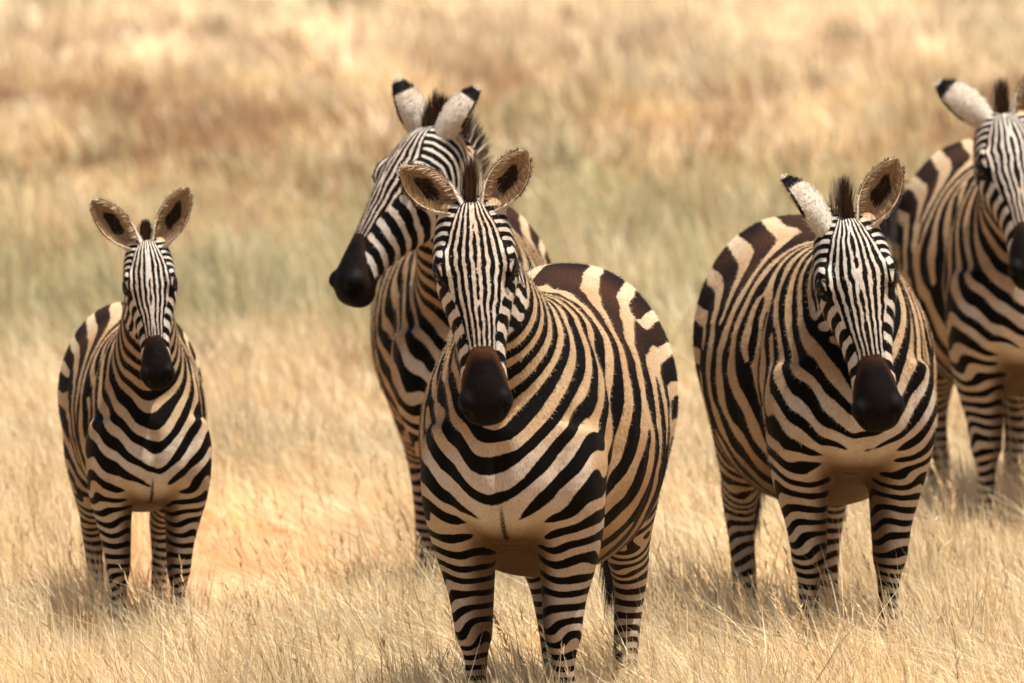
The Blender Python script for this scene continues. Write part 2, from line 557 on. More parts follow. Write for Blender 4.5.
    br_ = ((2*tb**3-3*tb**2+1)*b0 + (tb**3-2*tb**2+tb)*t0 + (-2*tb**3+3*tb**2)*b1 + (tb**3-tb**2)*t1_)
    curve = np.concatenate([pre, br_, nc_p[8:]])
    seg = np.linalg.norm(np.diff(curve, axis=0), axis=1)
    sarc = np.concatenate([[0], np.cumsum(seg)])
    # resample evenly
    ss = np.linspace(0, sarc[-1], 260)
    curve = np.stack([np.interp(ss, sarc, curve[:, i]) for i in range(3)], 1)
    lam = np.interp(ss, [0, .35, .62, .85, 1.02, 1.2, 1.4, ss[-1]], [.13, .122, .098, .068, .050, .050, .046, .036])
    ph = np.concatenate([[0], np.cumsum((1 / lam)[:-1] * np.diff(ss))]) + ofs
    idx = np.empty(n, int); fr = np.empty(n)
    ctan = unit(np.gradient(curve, axis=0))
    for a in range(0, n, 20000):
        d = ((V[a:a+20000, None, :] - curve[None]) ** 2).sum(2)
        idx[a:a+20000] = d.argmin(1)
    fr = np.sum((V - curve[idx]) * ctan[idx], 1)
    s_ = np.clip(ss[idx] + np.clip(fr, -.01, .01), ss[0], ss[-1])
    phi = np.interp(s_, ss, ph)
    # soft wander of the stripes, side to side different
    def wob(f, a, o):
        return a * (np.sin(V[:, 0] * f + 3 * V[:, 1] + o) * np.sin(V[:, 2] * f * .8 + o * 2.3 + np.tanh(V[:, 1] / .08) * .9))
    phi += wob(9, .35, seed * 1.7) + wob(21, .12, seed + 2.)
    # haunch: stripes fan backwards about a point near the groin
    # chevrons of the chest
    phi -= 2.6 * (np.sqrt(V[:, 1] ** 2 + .015 ** 2)) * sm(V[:, 0], .42, .56) * sm(V[:, 2], 1.15, .95)
    me0 = mesh_from("body", V, LI, TO)
    nr = np.empty(n * 3, np.float32); me0.vertices.foreach_get('normal', nr); nr = nr.reshape(-1, 3).astype(float)
    if np.sum(nr * (V - np.array([0, 0, .8])), 1).mean() < 0: nr = -nr
    # legs
    wl = np.zeros(n); Gl = np.zeros((n, 3))
    deg_ = np.bincount(E.ravel(), minlength=n).astype(float)
    def sgrad(f):
        ev_ = V[E[:, 1]] - V[E[:, 0]]
        l2 = (ev_ ** 2).sum(1) + 1e-12
        df_ = np.clip(f[E[:, 1]] - f[E[:, 0]], -.6, .6) / l2
        o_ = np.zeros((n, 3))
        for q__ in range(3):
            t_ = df_ * ev_[:, q__]
            o_[:, q__] = np.bincount(E[:, 0], t_, n) + np.bincount(E[:, 1], t_, n)
        return o_ * (2 / deg_)[:, None]
    for nm, I in leg_lines:
        sl = np.concatenate([[0], np.cumsum(np.linalg.norm(np.diff(I[:, :3], axis=0), axis=1))])
        lamL = np.interp(sl / sl[-1], [0, .25, .5, 1], [.072, .056, .042, .030]) if nm[0] == 'h' else np.interp(sl / sl[-1], [0, .25, .5, 1], [.056, .046, .036, .028])
        phl = np.concatenate([[0], np.cumsum(np.diff(sl) / lamL[:-1])])
        best = np.full(n, 1e9); pf = np.zeros(n); rr = np.ones(n)
        cand = np.where(V[:, 2] < .98)[0]
        for a in range(0, len(cand), 20000):
            c_ = cand[a:a+20000]
            d = ((V[c_, None, :] - I[None, :, :3]) ** 2).sum(2)
            j = d.argmin(1)
            tg = unit(np.gradient(I[:, :3], axis=0))[j]
            along = np.sum((V[c_] - I[j, :3]) * tg, 1)
            best[c_] = np.sqrt(d[np.arange(len(c_)), j]); pf[c_] = np.interp(sl[j] + np.clip(along, -.012, .012), sl, phl); rr[c_] = np.maximum(I[j, 3], I[j, 4])
        zhi, zlo = (.80, .60) if nm[0] == 'f' else (.90, .64)
        ww = sm(V[:, 2], zhi, zlo) * sm(best / rr, 1.55, 1.15)
        fa_ = V[:, 0] - (.41 if nm[0] == 'f' else -.45)
        pf = -pf - 5 * np.abs(V[:, 1] - (.125 if nm[1] == 'l' else -.125)) - fa_ * 3 + .16 * np.sin(V[:, 2] * 40 + seed) + .42 * np.sin(V[:, 2] * 23 + V[:, 0] * 30 + V[:, 1] * 26 + seed * 2)
        Gl += sgrad(pf) * ww[:, None]
        wl = np.maximum(wl, ww)
    Gb = sgrad(phi)
    Gb = laplace(Gb, E, np.ones(n), 14)
    Gl = laplace(Gl, E, np.ones(n), 3)
    xm = np.interp(V[:, 2], [.62, .85, 1.15], [-.42, -.22, .02])
    alp = math.radians(86) * sm(V[:, 0], xm + .24, xm - .22)
    tq_ = np.tanh(V[:, 1] / .03)
    U_ = np.stack([np.zeros(n), -tq_, .9 * np.ones(n)], 1)
    U_ = unit(U_ - nr * np.sum(U_ * nr, 1, keepdims=True))
    Gb = unit(Gb) * np.cos(alp)[:, None] + U_ * np.sin(alp)[:, None]
    cvn = .55 * sm(V[:, 0], .42, .54) * sm(V[:, 2], 1.10, .95)
    Gb[:, 1] -= np.tanh(V[:, 1] / .025) * cvn
    G = unit(Gb) * (1 - wl)[:, None] + unit(Gl) * wl[:, None]
    G = laplace(G, E, np.ones(n), 5)
    G = unit(G - nr * np.sum(G * nr, 1, keepdims=True))
    lt_ = np.interp(s_, [0, .30, .62, .85, 1.00, 1.2, 1.4, ss[-1]], [.112, .110, .104, .086, .060, .050, .046, .036])
    chf = sm(V[:, 0], .44, .56) * sm(V[:, 2], 1.12, .98)
    lt_ = lt_ * (1 - chf) + .072 * chf
    ll_ = np.interp(V[:, 2], [0, .2, .45, .65, .85], [.023, .027, .034, .044, .058])
    ll_ = ll_ * (1 + .12 * (V[:, 0] < 0))
    lt_ = lt_ * (1 - wl) + ll_ * wl
    lt_ = lt_ * (1 + .13 * np.sin(V[:, 0] * 13 + V[:, 2] * 9 + seed * 2.1 + np.tanh(V[:, 1] / .08)) * np.sin(V[:, 2] * 17 - V[:, 0] * 6 + seed))
    lt_ = laplace(lt_[:, None], E, np.ones(n), 6)[:, 0]
    Gk = G / lt_[:, None]
    ev = V[E[:, 1]] - V[E[:, 0]]
    d_ = np.clip(np.sum((Gk[E[:, 0]] + Gk[E[:, 1]]) * .5 * ev, 1), -.3, .3)
    rhs = np.bincount(E[:, 1], d_, n) - np.bincount(E[:, 0], d_, n)
    dg_ = np.bincount(E.ravel(), minlength=n).astype(float) + 1e-7
    def Lm(x):
        df = x[E[:, 1]] - x[E[:, 0]]
        return np.bincount(E[:, 1], df, n) - np.bincount(E[:, 0], df, n) + 1e-7 * x
    x_ = phi * (1 - wl) + (np.interp(V[:, 2], [0, .9], [-16, 0])) * wl
    rsd = rhs - Lm(x_); zc_ = rsd / dg_; p_ = zc_.copy(); rz = rsd @ zc_
    for it_ in range(420):
        Ap = Lm(p_); al_ = rz / (p_ @ Ap); x_ += al_ * p_; rsd -= al_ * Ap
        zc_ = rsd / dg_; rz2 = rsd @ zc_
        if rz2 < 1e-6: break
        p_ = zc_ + (rz2 / rz) * p_; rz = rz2
    phi = x_
    phi += .10 * (1 - .75 * sm(V[:, 0], .1, -.15)) * np.sin(V[:, 0] * 37 + V[:, 2] * 21 + V[:, 1] * 29 + seed) * np.sin(V[:, 2] * 31 - V[:, 1] * 23)
    # forks: pairs of stripe endings, different on the two flanks
    for q_ in range(7):
        sgn = 1 if q_ % 2 else -1
        cx_, cz_ = r_.uniform(-.30, .36), r_.uniform(.70, 1.10)
        a_ = r_.uniform(0, 6.28); L_ = r_.uniform(.12, .30)
        gate = sm(V[:, 1] * sgn, .02, .07) * sm(V[:, 0], .50, .40)
        for ch_, e_ in ((1, .5), (-1, -.5)):
            phi += ch_ * np.arctan2(V[:, 2] - cz_ - math.sin(a_) * L_ * e_, V[:, 0] - cx_ - math.cos(a_) * L_ * e_) / (2 * math.pi) * gate
    z = np.exp(2j * math.pi * phi)
    zs = laplace(np.stack([z.real, z.imag], 1), E, np.ones(n) * (1 - hw), 2)
    th_ = np.full(n, -.14)
    th_ += .10 * wl
    th_ += .9 * sm(-nr[:, 2], .55, .95) * sm(V[:, 2], .62, .50) * (1 - wl)          # pale belly
    brk = np.exp(-((V[:, 2] - .70) / .13) ** 2) * sm(np.abs(V[:, 1]), .16, .05) * sm(V[:, 0], .50, .58)
    th_ += .60 * brk * (1 - wl)
    th_ -= .30 * sm(V[:, 0], -.15, -.4) * (1 - wl) * (V[:, 2] > .7)
    inner = sm(np.abs(V[:, 1]), .12, .09) * sm(V[:, 2], .78, .6) * wl
    th_ += .25 * inner
    bk = np.zeros(n)
    bk = np.maximum(bk, np.exp(-(V[:, 1] / (.003 + .009 * sm(V[:, 2], .76, .64))) ** 2) * sm(V[:, 2], .615, .635) * sm(V[:, 2], .76, .72) * (V[:, 0] > .5) * (.66 if seed in (1, 2) else .3))
    bk = np.maximum(bk, sm(V[:, 2], .050, .040))
    bk = np.maximum(bk, np.exp(-(V[:, 1] / .018) ** 2) * sm(V[:, 0], .1, -.1) * (V[:, 2] > 1.1) * .0)
    # face
    hxn = hl[:, 0]; hyn = hl[:, 1]; hzn = hl[:, 2]
    lamf = pchip([-.5, -.02, .02, .08, .15, .18, .25, .34, .42, .9], [.0040, .0040, .0080, .0150, .0200, .0203, .0175, .0132, .0110, .0110], np.clip(hxn, -.49, .89))
    hf = np.abs(hyn) / lamf
    # stripes bend in over the brow towards the poll, giving the forehead's diamond
    hf = np.sqrt(hf ** 2 + .02)
    hc = hxn / .047 + (hzn) * 7 + .4
    cheek = sm(np.abs(hyn) / np.maximum(head_width(hxn), .03), .0, 1.0) * 0 + sm(np.abs(hyn) / np.maximum(head_width(hxn), .03) - np.interp(hxn, [.18, .36], [.78, .52]), 0, .10)
    cheek = np.maximum(cheek, sm(hzn, -.012, -.035)) * sm(hxn, .15, .21)
    side_up = np.maximum(sm(hzn, -.03, -.06), sm(hf, 3.7, 4.3)) * (1 - sm(hxn, .15, .21))
    hc2 = np.sqrt((hxn - .185) ** 2 + (hzn + .02) ** 2 * .8 + (np.abs(hyn) - .09) ** 2) / .0235                                       # jaw and temple arcs
    hc = np.where(hxn < .17, hc2, hc)
    hcw = np.maximum(cheek, side_up)
    thh = np.full(n, face_th) + .12 * cheek
    nosedark = np.interp(hxn, [.36, .41], [0, 1]) * np.ones(n)
    edge = .378 + .060 * sm(np.abs(hyn), .022, .060) + .045 * sm(-hzn, .02, .08)
    mz = sm(hxn, edge, edge + .012)
    blackmz = sm(hxn, edge + .0, edge + .05)
    bkh = mz
    for sd_ in (-1, 1):
        dd = (hl - np.array([.182, .094 * sd_, -.010])) / np.array([.036, .040, .034])
        bkh = np.maximum(bkh, sm((dd ** 2).sum(1), 1.3, .7))
    earroot = sm(hxn, .022, .004) * sm(np.abs(hyn), .030, .044) * hw
    thh = thh + 1.3 * earroot
    th_ += 1.0 * sm(-nr[:, 2], .45, .75) * sm(np.abs(V[:, 1]), .13, .09) * (V[:, 0] > .05)
    th_ = th_ * (1 - hw) + thh * hw
    bk = np.maximum(bk * (1 - hw), bkh * hw)
    darkc = BLACK[None] * np.ones((n, 1))
    topb = sm(V[:, 2], .98, 1.15) * sm(V[:, 0], .30, .0) * (1 - hw)
    nz_ = .5 + .5 * np.sin(V[:, 0] * 17 + seed) * np.sin(V[:, 2] * 23 + V[:, 1] * 11)
    darkc = darkc + (BROWN - BLACK)[None] * (topb * (.25 + .75 * nz_) * (.3 + .7 * sm(V[:, 0], -.50, -.22)))[:, None]
    darkc = darkc + np.array([.0022, .0017, .0015])[None] * (blackmz * hw * sm(hxn, .40, .46))[:, None]
    for sd_ in (-1, 1):
        dd = (hl - np.array([.536, .050 * sd_, -.050])) / np.array([.020, .016, .015])
        darkc = darkc * (1 - .9 * np.exp(-(dd ** 2).sum(1)))[:, None]
    darkc = darkc + (np.array([.10, .040, .017]) - BLACK)[None] * ((1 - blackmz) * mz * hw * nose_b)[:, None]
    darkc = darkc + (BROWN - BLACK)[None] * (.45 * wl * sm(V[:, 0], 0, -.2))[:, None]
    base = LIGHT_BODY[None] * np.ones((n, 1))
    rw = sm(V[:, 0], -.05, -.45) * sm(V[:, 2], .8, .95)
    base += (LIGHT_RUMP - LIGHT_BODY)[None] * rw[:, None]
    base = base * (1 - wl[:, None]) + LIGHT_LEG[None] * wl[:, None]
    chst = sm(V[:, 0], .48, .56) * sm(V[:, 2], .95, .8) * (1 - wl) * (1 - hw)
    base = base * (1 - .85 * chst[:, None]) + LIGHT_FACE[None] * .85 * chst[:, None]
    tan_shade = np.clip(sm(-nr[:, 2], .2, .8) * sm(V[:, 2], .70, .60) * (1 - wl) * .7 + inner * .5
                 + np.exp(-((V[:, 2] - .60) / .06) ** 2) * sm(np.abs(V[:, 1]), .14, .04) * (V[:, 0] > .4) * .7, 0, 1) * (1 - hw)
    tan_shade = np.maximum(tan_shade, sm(V[:, 2], .70, .61) * sm(np.abs(V[:, 1]), .13, .08) * (V[:, 0] > .0) * (1 - hw) * .95)
    base = base * (1 - tan_shade[:, None]) + TAN_AND_SHADE[None] * tan_shade[:, None]  # belly and foreleg-gap shade painted into the tan underside
    base = base * (1 - hw[:, None]) + LIGHT_FACE[None] * hw[:, None]
    base = base * (1 - earroot[:, None]) + np.array([.50, .34, .18])[None] * earroot[:, None]
    nosetan = sm(hxn, .30, .37) * sm(np.abs(hyn), .05, .03) * hw
    base = base * (1 - .35 * nosetan[:, None]) + TAN_AND_SHADE[None] * .35 * nosetan[:, None]
    # ---------------- ears (same skin)
    extra = []
    hairV = []
    off = n
    Vall = [V]; Lall = [LI]; Tall = [TO]
    A = {'sc': [zs[:, 0]], 'ss': [zs[:, 1]], 'hf': [hf], 'hc': [hc], 'hw': [hw], 'hcw': [hcw], 'th': [th_], 'bk': [bk], 'base': [base], 'dark': [darkc]}
    for sd_, (dw, ow) in zip((1, -1), ears):
        ow = np.array(ow, float)
        ln = .188 * k * ear_len; ew = 1.06 * (1 + (ear_len - 1) * .5)
        d = d2l(dw); op = d2l(ow)
        bpt = h2l((-.002, .060 * sd_, -.010)) - unit(d) * .034 * k
        EV, EF, inf = ear_shell(bpt, d, op, ln, k * ew)
        u, q, inn = inf.T
        m_ = len(EV)
        Vall.append(EV)
        Lall.append(np.array([i + off for f in EF for i in f], np.int32)); Tall.append(np.full(len(EF), 4, np.int32))
        off += m_
        outer = 1 - inn
        b_ = outer * np.maximum.reduce([sm(u, .74, .78) * sm(u, .955, .93), sm(np.abs(q), .80, .92) * sm(u, .25, .4) * sm(u, .95, .9)])
        i_ = inn * np.maximum.reduce([sm(np.abs(q), .86, .93) * sm(u, .2, .35) * .0,
                                      sm(((u - .52 + .08 * q * sd_) / .25) ** 2 + ((q + .06 * np.sin(u * 19)) / .36) ** 2, 1.35, .45) * .8])
        bb = np.maximum(b_, i_)
        bc = np.where(inn[:, None] > .5, np.array([.44, .30, .175])[None], np.array([.60, .52, .42])[None])
        rim = inn * sm(np.abs(q), .80, .95)
        bc = bc * (1 - rim[:, None]) + np.array([.70, .52, .32])[None] * rim[:, None]
        zero = np.zeros(m_)
        for kk, vv in (('sc', zero - 1), ('ss', zero), ('hf', zero), ('hc', zero), ('hw', zero), ('hcw', zero), ('th', zero + 1.2), ('bk', bb), ('base', bc), ('dark', np.where(inn[:, None] > .5, np.array([.030, .017, .010])[None], BLACK[None]))):
            A[kk].append(vv)
        so_ = np.where((inn < .5) & (u > .03) & (u < .99))[0]; so_ = r_.choice(so_, 2600)
        cen = bpt + unit(d)[None] * (u[so_] * ln)[:, None]
        on_ = unit(EV[so_] - cen); rt2 = EV[so_] + r_.normal(0, .0025, (2600, 3))
        tp2 = rt2 + (unit(d)[None] * .9 + on_ * .42 + r_.normal(0, .16, (2600, 3))) * r_.uniform(.004, .009, (2600, 1))
        cb = np.where((b_[so_] > .5)[:, None], np.where((u[so_] > .73)[:, None], BLACK * 3, np.array([.16, .10, .06])[None]), bc[so_]) * r_.uniform(.65, 1.15, (2600, 1))
        hairV.append((rt2, tp2, np.full(2600, .0018), cb, cb, unit(r_.normal(0, 1, (2600, 3)))))
        # hair inside the ear, growing from both edges towards the middle
        du = unit(d); opu = unit(op - du * np.dot(op, du)); latv = np.cross(du, opu)
        sel = np.where((inn > .5) & (u > .05) & (u < .93))[0]
        ch = r_.choice(sel, 900)
        root = EV[ch]
        qq = q[ch]
        tipv = root + opu * (.010 + .012 * np.abs(qq))[:, None] + latv * (-qq * .018)[:, None] + du * r_.uniform(.004, .022, (900, 1)) + r_.normal(0, .003, (900, 3))
        dk = bb[ch] > .5
        c0 = np.where(dk[:, None], np.array([.065, .038, .024]), np.array([.46, .33, .21])) * r_.uniform(.7, 1.2, (900, 1))
        hairV.append((root, tipv, np.full(900, .0022), c0, c0 * 1.1, unit(r_.normal(0, 1, (900, 3)))))
    # short coat hair in the same skin, each hair taking the colour of its root
    flow = np.stack([-np.ones(n) * .8, np.zeros(n), -np.ones(n) * .7], 1)
    flow = flow * (1 - hw[:, None]) + HF[:, 0][None] * hw[:, None]
    flow = unit(flow + r_.normal(0, .25, (n, 3)))
    flow = unit(flow - nr * np.sum(flow * nr, 1, keepdims=True))
    hid = np.where(mz + (bkh * hw > .6) < .5)[0]
    hid = np.concatenate([hid, hid])
    rt_ = V[hid] + r_.normal(0, .0022, (len(hid), 3)) - nr[hid] * .001
    fl_n = (np.where(hw[hid] > .5, .0050, .0080) * r_.uniform(.6, 1.3, len(hid)))[:, None]
    tp_ = rt_ + (flow[hid] * .93 + nr[hid] * .32) * fl_n
    sdv_ = unit(np.cross(nr[hid], flow[hid]) + nr[hid] * r_.normal(0, .3, (len(hid), 1)))
    fv, fl2, ft, _ = blades(rt_, tp_, np.full(len(hid), .0016), np.zeros((len(hid), 3)), np.zeros((len(hid), 3)), sdv_, seg=1)
    Vall.append(fv); Lall.append(fl2 + off); Tall.append(ft); off += len(fv)
    for kk in A:
        A[kk].append(np.repeat(A[kk][0][hid], 3, axis=0))
    toloc = lambda v: (v - np.array([X0, 0, 0])) * S * ZS
    Vc = np.concatenate(Vall)
    me = mesh_from("body", toloc(Vc), np.concatenate(Lall), np.concatenate(Tall))
    bpy.data.meshes.remove(me0)
    for kk, vv in A.items():
        if sum(map(len,vv))!=len(me.vertices): raise Exception(str((kk,[np.shape(q) for q in vv],len(me.vertices),[len(q) for q in Vall])))
        set_attr(me, kk, np.concatenate(vv), 'FLOAT_COLOR' if kk in ('base', 'dark') else 'FLOAT')
    root = bpy.data.objects.new("zebra", None); COL.objects.link(root)
    root.empty_display_size = .3
    root.location = loc; root.rotation_euler = (0, 0, rho)
    root['label'] = label; root['category'] = "zebra"; root['group'] = "zebras standing in dry grass"
    def child(nm, me_, mat):
        me_.materials.append(mat)
        o = bpy.data.objects.new(nm, me_); COL.objects.link(o); o.parent = root
        return o
    child("body", me, COAT)
    def strands(nm, lst, seg=2):
        Vs, Ls, Ts, Cs = [], [], [], []; o = 0
        for (r0, t0_, w_, a0, a1, sdv) in lst:
            v_, l_, t_, c_ = blades(r0, t0_, w_, a0, a1, sdv, seg=seg)
            Vs.append(v_); Ls.append(l_ + o); Ts.append(t_); Cs.append(c_); o += len(v_)
        m_ = mesh_from(nm, toloc(np.concatenate(Vs)), np.concatenate(Ls), np.concatenate(Ts))
        set_attr(m_, 'col', np.concatenate(Cs), 'FLOAT_COLOR')
        return child(nm, m_, HAIR)
    strands("ear_hair", hairV)
    # mane along the crest
    nb_ = 5200
    crest = nc + dv * (ndv - .012)[:, None]
    kk_ = t1 <= .86
    e0 = crest[kk_][-1]; e1 = h2l((-.030, 0, -.012)); up_ = d2l((0, -.05, 1.0))
    chord = np.linalg.norm(e1 - e0)
    qb = np.linspace(0, 1, 14)[1:, None]
    ctl = (e0 + e1) * .5 + unit(dv[kk_][-1] + up_) * chord * .22
    arc = (1 - qb) ** 2 * e0 + 2 * qb * (1 - qb) * ctl + qb ** 2 * e1
    cp = np.concatenate([crest[kk_], arc]); cdv = np.concatenate([dv[kk_], unit(dv[kk_][-1] * (1 - qb) + up_ * qb)])
    clt = np.concatenate([lat[kk_], unit(lat[kk_][-1] * (1 - qb) + HF[:, 1] * qb)])
    cal = np.concatenate([[0], np.cumsum(np.linalg.norm(np.diff(cp, axis=0), axis=1))]); cal /= cal[-1]
    ctn = unit(np.gradient(cp, axis=0))
    tm = r_.uniform(.14, 1.08, nb_); tq = np.minimum(tm, 1)
    pm = np.stack([np.interp(tq, cal, cp[:, i]) for i in range(3)], 1)
    dm = np.stack([np.interp(tq, cal, cdv[:, i]) for i in range(3)], 1)
    tmn = np.stack([np.interp(tq, cal, ctn[:, i]) for i in range(3)], 1)
    lm = np.stack([np.interp(tq, cal, clt[:, i]) for i in range(3)], 1)
    # the last tenth is the forelock, standing on the poll between the ears
    fl_ = tm > .99
    nf = fl_.sum()
    up = d2l((0, -.05, 1.0))
    pf_ = h2l(np.stack([r_.uniform(-.04, .03, nf), r_.normal(0, .006, nf), np.full(nf, -.005)], 1))
    pm[fl_] = pf_; dm[fl_] = up * .95 + HF[:, 2] * .15; tmn[fl_] = up * .2; lm[fl_] = HF[:, 1]
    pm += lm * r_.normal(0, .009, (nb_, 1)) * np.where(fl_, .3, 1)[:, None]
    jt = np.where(fl_, .55, 1.0)[:, None]
    dirm = unit(dm + tmn * .25 + lm * r_.normal(0, .10, (nb_, 1)) * jt + r_.normal(0, .07, (nb_, 3)) * jt)
    Ln = mane_len * np.where(fl_, r_.beta(2, 1.6, nb_) * .9 + .25, r_.uniform(.7, 1.1, nb_)) * np.interp(tm, [.14, .3, .9, 1.04], [.45, 1, 1, 1.0]) * np.where(fl_, k, 1)
    tips = pm + dirm * Ln[:, None]
    d = ((pm[:, None, :] - curve[None]) ** 2).sum(2).argmin(1)
    st = np.cos(2 * math.pi * ph[d]) > -.05
    lightm = np.array([.62, .50, .36]); darkm = np.array([.02, .011, .008])
    c0 = np.where(st[:, None], darkm, lightm)
    c0[fl_] = np.array([.035, .015, .008])
    c0 = c0 * r_.uniform(.7, 1.2, (nb_, 1))
    c1 = c0 * .45 + np.array([.035, .015, .008]) * .55
    c1[fl_] = np.array([.08, .035, .016])
    strands("mane", [(pm, tips, np.full(nb_, .0045), c0, c1, unit(tmn + r_.normal(0, .5, (nb_, 3))))])
    # tail
    ntl = 1400
    tl_ = np.linspace(0, 1, 16)
    pt = np.stack([-.69 - .05 * np.sin(tl_ * 2.2), tail_dir * tl_ ** 1.5, 1.02 - .50 * tl_], 1)
    if swing is not None: pt = pchip(np.linspace(0, 1, len(swing)), np.array(swing, float), tl_)
    ts_ = Soup()
    R = []
    for i, p in enumerate(pt):
        rr_ = .030 - .014 * tl_[i]
        a_ = np.linspace(0, 2 * math.pi, 12, endpoint=False)
        R.append(p + np.stack([np.cos(a_) * rr_, np.sin(a_) * rr_, 0 * a_], 1))
    ts_.rings(R)
    tv = np.concatenate(ts_.v); 
    lt = np.array([i for f in ts_.f for i in f], np.int32); tt_ = np.array([len(f) for f in ts_.f], np.int32)
    tme = mesh_from("tail", toloc(tv), lt, tt_)
    nt_ = len(tv); sph = tv[:, 2] / .045
    for kk, vv in (('sc', np.cos(sph * 6.28)), ('ss', np.sin(sph * 6.28)), ('hf', np.zeros(nt_)), ('hc', np.zeros(nt_)), ('hw', np.zeros(nt_)), ('hcw', np.zeros(nt_)), ('th', np.zeros(nt_)), ('bk', np.concatenate([np.repeat(sm(tl_, .60, .75), 12), [0, 1]]))):
        set_attr(tme, kk, vv)
    set_attr(tme, 'base', np.tile(LIGHT_RUMP, (nt_, 1)), 'FLOAT_COLOR'); set_attr(tme, 'dark', np.tile(BLACK, (nt_, 1)), 'FLOAT_COLOR')
    tail = child("tail", tme, COAT)
    u_ = r_.uniform(.45, 1, ntl)
    rt = np.stack([np.interp(u_, tl_, pt[:, i]) for i in range(3)], 1)
    tt2 = rt + np.stack([r_.normal(0, .02, ntl), r_.normal(0, .013, ntl), -r_.uniform(.12, .26, ntl)], 1)
    if swing is not None:
        hd = unit(pt[-1] - pt[-4])
        tt2 = rt + (hd[None] * .9 + np.array([.1, 0, -.25])[None] + r_.normal(0, .30, (ntl, 3)) * [1, .4, 1]) * r_.uniform(.10, .26, (ntl, 1))
    cc = np.array([.02, .012, .008]) * r_.uniform(.6, 1.4, (ntl, 1))
    v_, l_, t_, c_ = blades(rt, tt2, np.full(ntl, .004), cc, cc, unit(r_.normal(0, 1, (ntl, 3))))
    m_ = mesh_from("tail_tuft", toloc(v_), l_, t_); set_attr(m_, 'col', c_, 'FLOAT_COLOR'); m_.materials.append(HAIR)
    tf = bpy.data.objects.new("tail_tuft", m_); COL.objects.link(tf); tf.parent = tail
    # eyes, each with its lashes
    for sd_ in (1, -1):
        es = Soup(); es.ell(toloc(h2l((.177, .0895 * sd_, -.017))), np.array((.022, .021, .019)) * k * S, HF, 12, 16)
        ev = np.concatenate(es.v)
        em = mesh_from("eye", ev, np.array([i for f in es.f for i in f], np.int32), np.array([len(f) for f in es.f], np.int32))
        eo = child("eye", em, EYE)
        nl = 60
        a = r_.uniform(-1, 1, nl)
        r0 = h2l(np.stack([.177 + .020 * a, np.full(nl, .102 * sd_), -.004 - .006 * a * a], 1))
        t0_ = r0 + (np.stack([.006 * a + .004, np.full(nl, .009 * sd_), r_.uniform(-.010, -.001, nl)], 1) * k) @ HF.T
        cl = np.tile(np.array([.01, .007, .005]), (nl, 1))
        v_, l_, t_, c_ = blades(r0, t0_, np.full(nl, .0016), cl, cl, np.tile(HF[:, 0], (nl, 1)))
        m_ = mesh_from("eyelashes", toloc(v_), l_, t_); set_attr(m_, 'col', c_, 'FLOAT_COLOR'); m_.materials.append(HAIR)
        lo_ = bpy.data.objects.new("eyelashes", m_); COL.objects.link(lo_); lo_.parent = eo
    return root

# ------------------------------------------------------------------ the ground
def ground():
    m, nt, bs = new_mat("dry_earth")
    L = nt.links.new
    pos = N(nt, 'ShaderNodeNewGeometry').outputs['Position']
    a = noise(nt, pos, .35, 4); b = noise(nt, pos, 3.0, 5, .65); c = noise(nt, pos, 45, 3, .7)
    r1 = N(nt, 'ShaderNodeMapRange'); r1.inputs[1].default_value = .4; r1.inputs[2].default_value = .62; L(a, r1.inputs[0])
    col = mixc(nt, r1.outputs[0], (.44, .31, .17, 1), (.46, .30, .15, 1))
    vd = N(nt, 'ShaderNodeMapping'); vd.inputs['Scale'].default_value = (1, .28, 1); L(pos, vd.inputs[0])
    ds = N(nt, 'ShaderNodeVectorMath', operation='DISTANCE'); L(vd.outputs[0], ds.inputs[0]); ds.inputs[1].default_value = (-.82, 8.4, 0)
    r3 = N(nt, 'ShaderNodeMapRange'); r3.inputs[1].default_value = .85; r3.inputs[2].default_value = .35; L(math_(nt, 'ADD', ds.outputs['Value'], math_(nt, 'MULTIPLY', b, .25)), r3.inputs[0])
    col = mixc(nt, r3.outputs[0], col, (.50, .185, .075, 1))
    r2 = N(nt, 'ShaderNodeMapRange'); r2.inputs[1].default_value = .4; r2.inputs[2].default_value = .65; L(b, r2.inputs[0])
    col = mixc(nt, math_(nt, 'MULTIPLY', r2.outputs[0], .7), col, (.48, .32, .16, 1))
    col = mixc(nt, math_(nt, 'MULTIPLY', c, .3), col, (.24, .12, .06, 1))
    L(col, bs.inputs['Base Color'])
    bs.inputs['Roughness'].default_value = 1; bs.inputs['Specular IOR Level'].default_value = .1
    bp = N(nt, 'ShaderNodeBump'); bp.inputs['Strength'].default_value = .7; bp.inputs['Distance'].default_value = .03
    L(b, bp.inputs['Height']); L(bp.outputs[0], bs.inputs['Normal'])
    xs = np.concatenate([[-1500, -600, -200, -80], np.linspace(-30, 30, 31), [80, 200, 600, 1500]])
    ys = np.concatenate([[-300, -50, 0], np.linspace(10, 120, 56), [200, 500, 1200, 3000]])
    X, Y = np.meshgrid(xs, ys)
    Z = .05 * np.sin(X * .23 + 1) * np.sin(Y * .17) * sm(Y, 33, 45)
    V = np.stack([X, Y, Z], -1).reshape(-1, 3)
    nx = len(xs); F = []
    for j in range(len(ys) - 1):
        for i in range(nx - 1):
            q = j * nx + i; F += [q, q + 1, q + 1 + nx, q + nx]
    me = mesh_from("ground", V, np.array(F, np.int32), np.full(len(F) // 4, 4, np.int32))
    me.materials.append(m)
    o = bpy.data.objects.new("ground", me); COL.objects.link(o); o['kind'] = 'structure'
ground()

